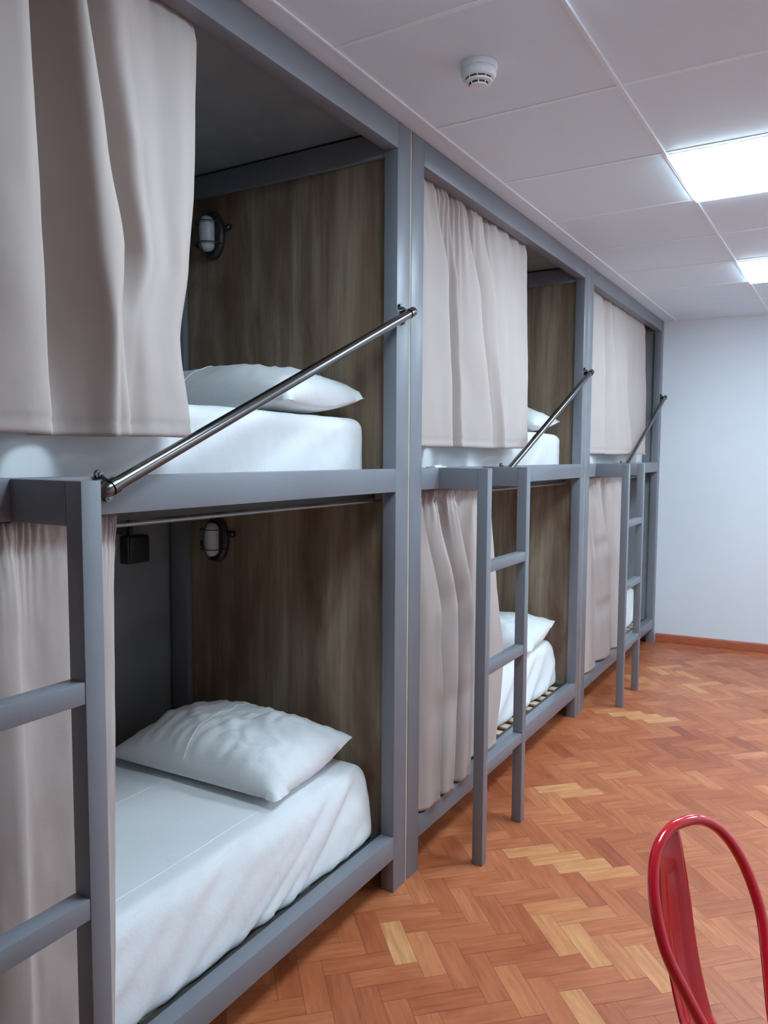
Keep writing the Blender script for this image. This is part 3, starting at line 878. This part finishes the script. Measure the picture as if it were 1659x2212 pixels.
PANEL_Y = BUNK_Y[0] + BUNK_LEN - 0.060
bulkhead('caged oval wall lamp high up on the oak panel above the upper bed', -0.812, PANEL_Y, 2.318)
bulkhead('caged oval wall lamp on the oak panel above the lower bed', -0.806, PANEL_Y, 1.172)

# socket box on the back panel of the lower bed
t = thing('socket_box', 'black square socket box on the grey back panel of the lower bed', 'socket', (-DEPTH - 0.018, 1.955, 1.085))
obj('housing', bx(B(), 0.0005, 0.045, 0, 0.105, 0, 0.105, 0.006), M_BLACK, t)
obj('cover', bx(B(), 0.045, 0.051, 0.006, 0.099, 0.006, 0.099, 0.002), M_BLACK, t)
obj('conduit', tube(B(), [(0.020, 0.035, 0.105), (0.020, 0.035, 0.150), (0.020, 0.030, 0.255)], 0.009), M_BLACK, t)
kn = B()
tube(kn, [(0.012, -0.020, 0.135), (0.042, -0.020, 0.135)], 0.020, 20)
obj('switch_knob', kn, M_BLACK, t)

# ------------------------------------------------------------------ smoke detector
t = thing('smoke_detector', 'round white smoke detector on the ceiling', 'smoke detector', (0.362, 2.005, CEIL))
obj('base', lathe(B(), [(0, 0), (0.0505, -0.0003), (0.0515, -0.006), (0.0505, -0.013), (0.048, -0.0165), (0, -0.017)], (0, 0, 0)), M_WHITE, t)
bm = B()
lathe(bm, [(0.0475, -0.0168), (0.0485, -0.026), (0.044, -0.036), (0.0395, -0.0385), (0.036, -0.0385), (0.034, -0.034)], (0, 0, 0))
obj('housing', bm, M_WHITE, t)
obj('vent', lathe(B(), [(0.0355, -0.030), (0.0355, -0.044), (0, -0.044)], (0, 0, 0)), M_BLACK, t)['label'] = 'dark air slots'
bm = B()
lathe(bm, [(0.030, -0.0435), (0.0375, -0.0435), (0.0372, -0.048), (0.027, -0.050), (0.026, -0.046)], (0, 0, 0))
for k in range(10):
    a = 2 * math.pi * k / 10
    tube(bm, [(0.0372 * math.cos(a), 0.0372 * math.sin(a), -0.036), (0.0372 * math.cos(a), 0.0372 * math.sin(a), -0.045)], 0.0016, 6)
obj('ring', bm, M_WHITE, t)
obj('inner_vent', lathe(B(), [(0.0255, -0.043), (0.0255, -0.0545), (0, -0.0545)], (0, 0, 0)), M_BLACK, t)
bm = B()
lathe(bm, [(0.0, -0.0545), (0.0245, -0.0545), (0.0242, -0.058), (0.012, -0.060), (0, -0.060)], (0, 0, 0))
for k in range(8):
    a = 2 * math.pi * (k + 0.5) / 8
    tube(bm, [(0.0262 * math.cos(a), 0.0262 * math.sin(a), -0.048), (0.0245 * math.cos(a), 0.0245 * math.sin(a), -0.056)], 0.0017, 6)
obj('cap', bm, M_WHITE, t)

# ------------------------------------------------------------------ red metal chair
t = thing('red_chair', 'glossy red metal chair with a hooped tube back at bottom right', 'chair', (1.0298, 1.5244, 0))
A = Vector((0, 0, 0.80))
cu = Vector((0.5177, 0.8556, 0))
cl = Vector((0.34945, -0.21143, -0.91279))
cn = Vector((-0.78096, 0.47252, -0.40843))
fwd = Vector((0.8556, -0.5177, 0))
def hoop_w(s):
    if s < 0.179:
        return 0.1294 * max(0, 1 - ((0.179 - s) / 0.179) ** 2.3477) ** (1 / 2.3477)
    if s < 0.24:
        return 0.1294 - 1.167 * (s - 0.179) ** 1.6136
    return 0.1166 - 0.325 * (s - 0.24)
def hoop_p(side, s):
    return A + cu * hoop_w(s) * side + cl * s
pts = []
SS = [0.36 * (k / 40) ** 2 for k in range(41)]
left = [hoop_p(-1, s) for s in SS]
right = [hoop_p(1, s) for s in SS]
tip = Vector((0, 0, -0.012)) + fwd * 0.03
pts = [left[-1] + cl * 0.03 + tip] + left[::-1] + right[1:] + [right[-1] + cl * 0.03 + tip]
# clean the very top: resample
obj('hoop', tube(B(), pts, 0.0105, 18), M_RED, t, angle=80)
# pressed splat bowed back from the hoop
bm = B()
rows = []
for k in range(33):
    s = 0.010 + 0.39 * k / 32
    q = k / 32
    bow = 0.002 + (0.064 * math.sin(math.pi / 2 * q / 0.85) ** 1.2 if q < 0.85 else 0.064 - 0.25 * (q - 0.85))
    hw = 0.030 + 0.010 * min(1, q * 3)
    c = -0.052 + 0.008 * q
    row = []
    for m in range(13):
        e = -1 + 2 * m / 12
        rib = 0.0025 * (1 if abs(e) < 0.35 and 0.15 < q else 0)
        lim = max(0.004, hoop_w(s) - 0.002)
        cc = max(-lim, min(lim, c + hw * e))
        row.append(bm.verts.new(A + cu * cc + cl * s + cn * (bow + rib - 0.004 * e * e)))
    rows.append(row)
for a, c in zip(rows, rows[1:]):
    for m in range(12):
        bm.faces.new((a[m], a[m + 1], c[m + 1], c[m]))
sp = obj('back_splat', bm, M_RED, t, angle=80)
md = sp.modifiers.new('thickness', 'SOLIDIFY')
md.thickness = 0.0025
# seat and legs, below the frame of the photo
seat_c = A + cl * 0.385 + fwd * 0.20
seat_c.z = 0.44
bm = B()
N = 40
ring_out, ring_in, ring_dn = [], [], []
for k in range(N):
    a = 2 * math.pi * k / N
    ca, sa = math.cos(a), math.sin(a)
    rr = 1 / (abs(ca) ** 4 + abs(sa) ** 4) ** 0.25
    p = seat_c + cu * ca * rr * 0.165 + fwd * sa * rr * 0.165
    p2 = seat_c + cu * ca * rr * 0.150 + fwd * sa * rr * 0.150
    ring_out.append(bm.verts.new(p + Vector((0, 0, -0.004))))
    ring_in.append(bm.verts.new(p2))
    ring_dn.append(bm.verts.new(p + Vector((0, 0, -0.03))))
cc = bm.verts.new(seat_c + Vector((0, 0, -0.006)))
for k in range(N):
    k2 = (k + 1) % N
    bm.faces.new((ring_in[k], ring_in[k2], cc))
    bm.faces.new((ring_out[k], ring_out[k2], ring_in[k2], ring_in[k]))
    bm.faces.new((ring_dn[k], ring_dn[k2], ring_out[k2], ring_out[k]))
st = obj('seat', bm, M_RED, t)
md = st.modifiers.new('thickness', 'SOLIDIFY')
md.thickness = 0.002
for su in (-1, 1):
    for sf in (-1, 1):
        top = seat_c + cu * su * 0.145 + fwd * sf * 0.145 + Vector((0, 0, -0.02))
        foot = seat_c + cu * su * 0.185 + fwd * sf * 0.185
        foot.z = 0.006
        lg = B()
        tube(lg, [top, top.lerp(foot, 0.5), foot], [0.020, 0.016, 0.011], 12)
        o = obj('leg', lg, M_RED, t)
        fc = B()
        tube(fc, [(foot.x, foot.y, 0.0), (foot.x, foot.y, 0.016)], 0.0135, 12)
        obj('rubber_foot', fc, M_BLACK, o)
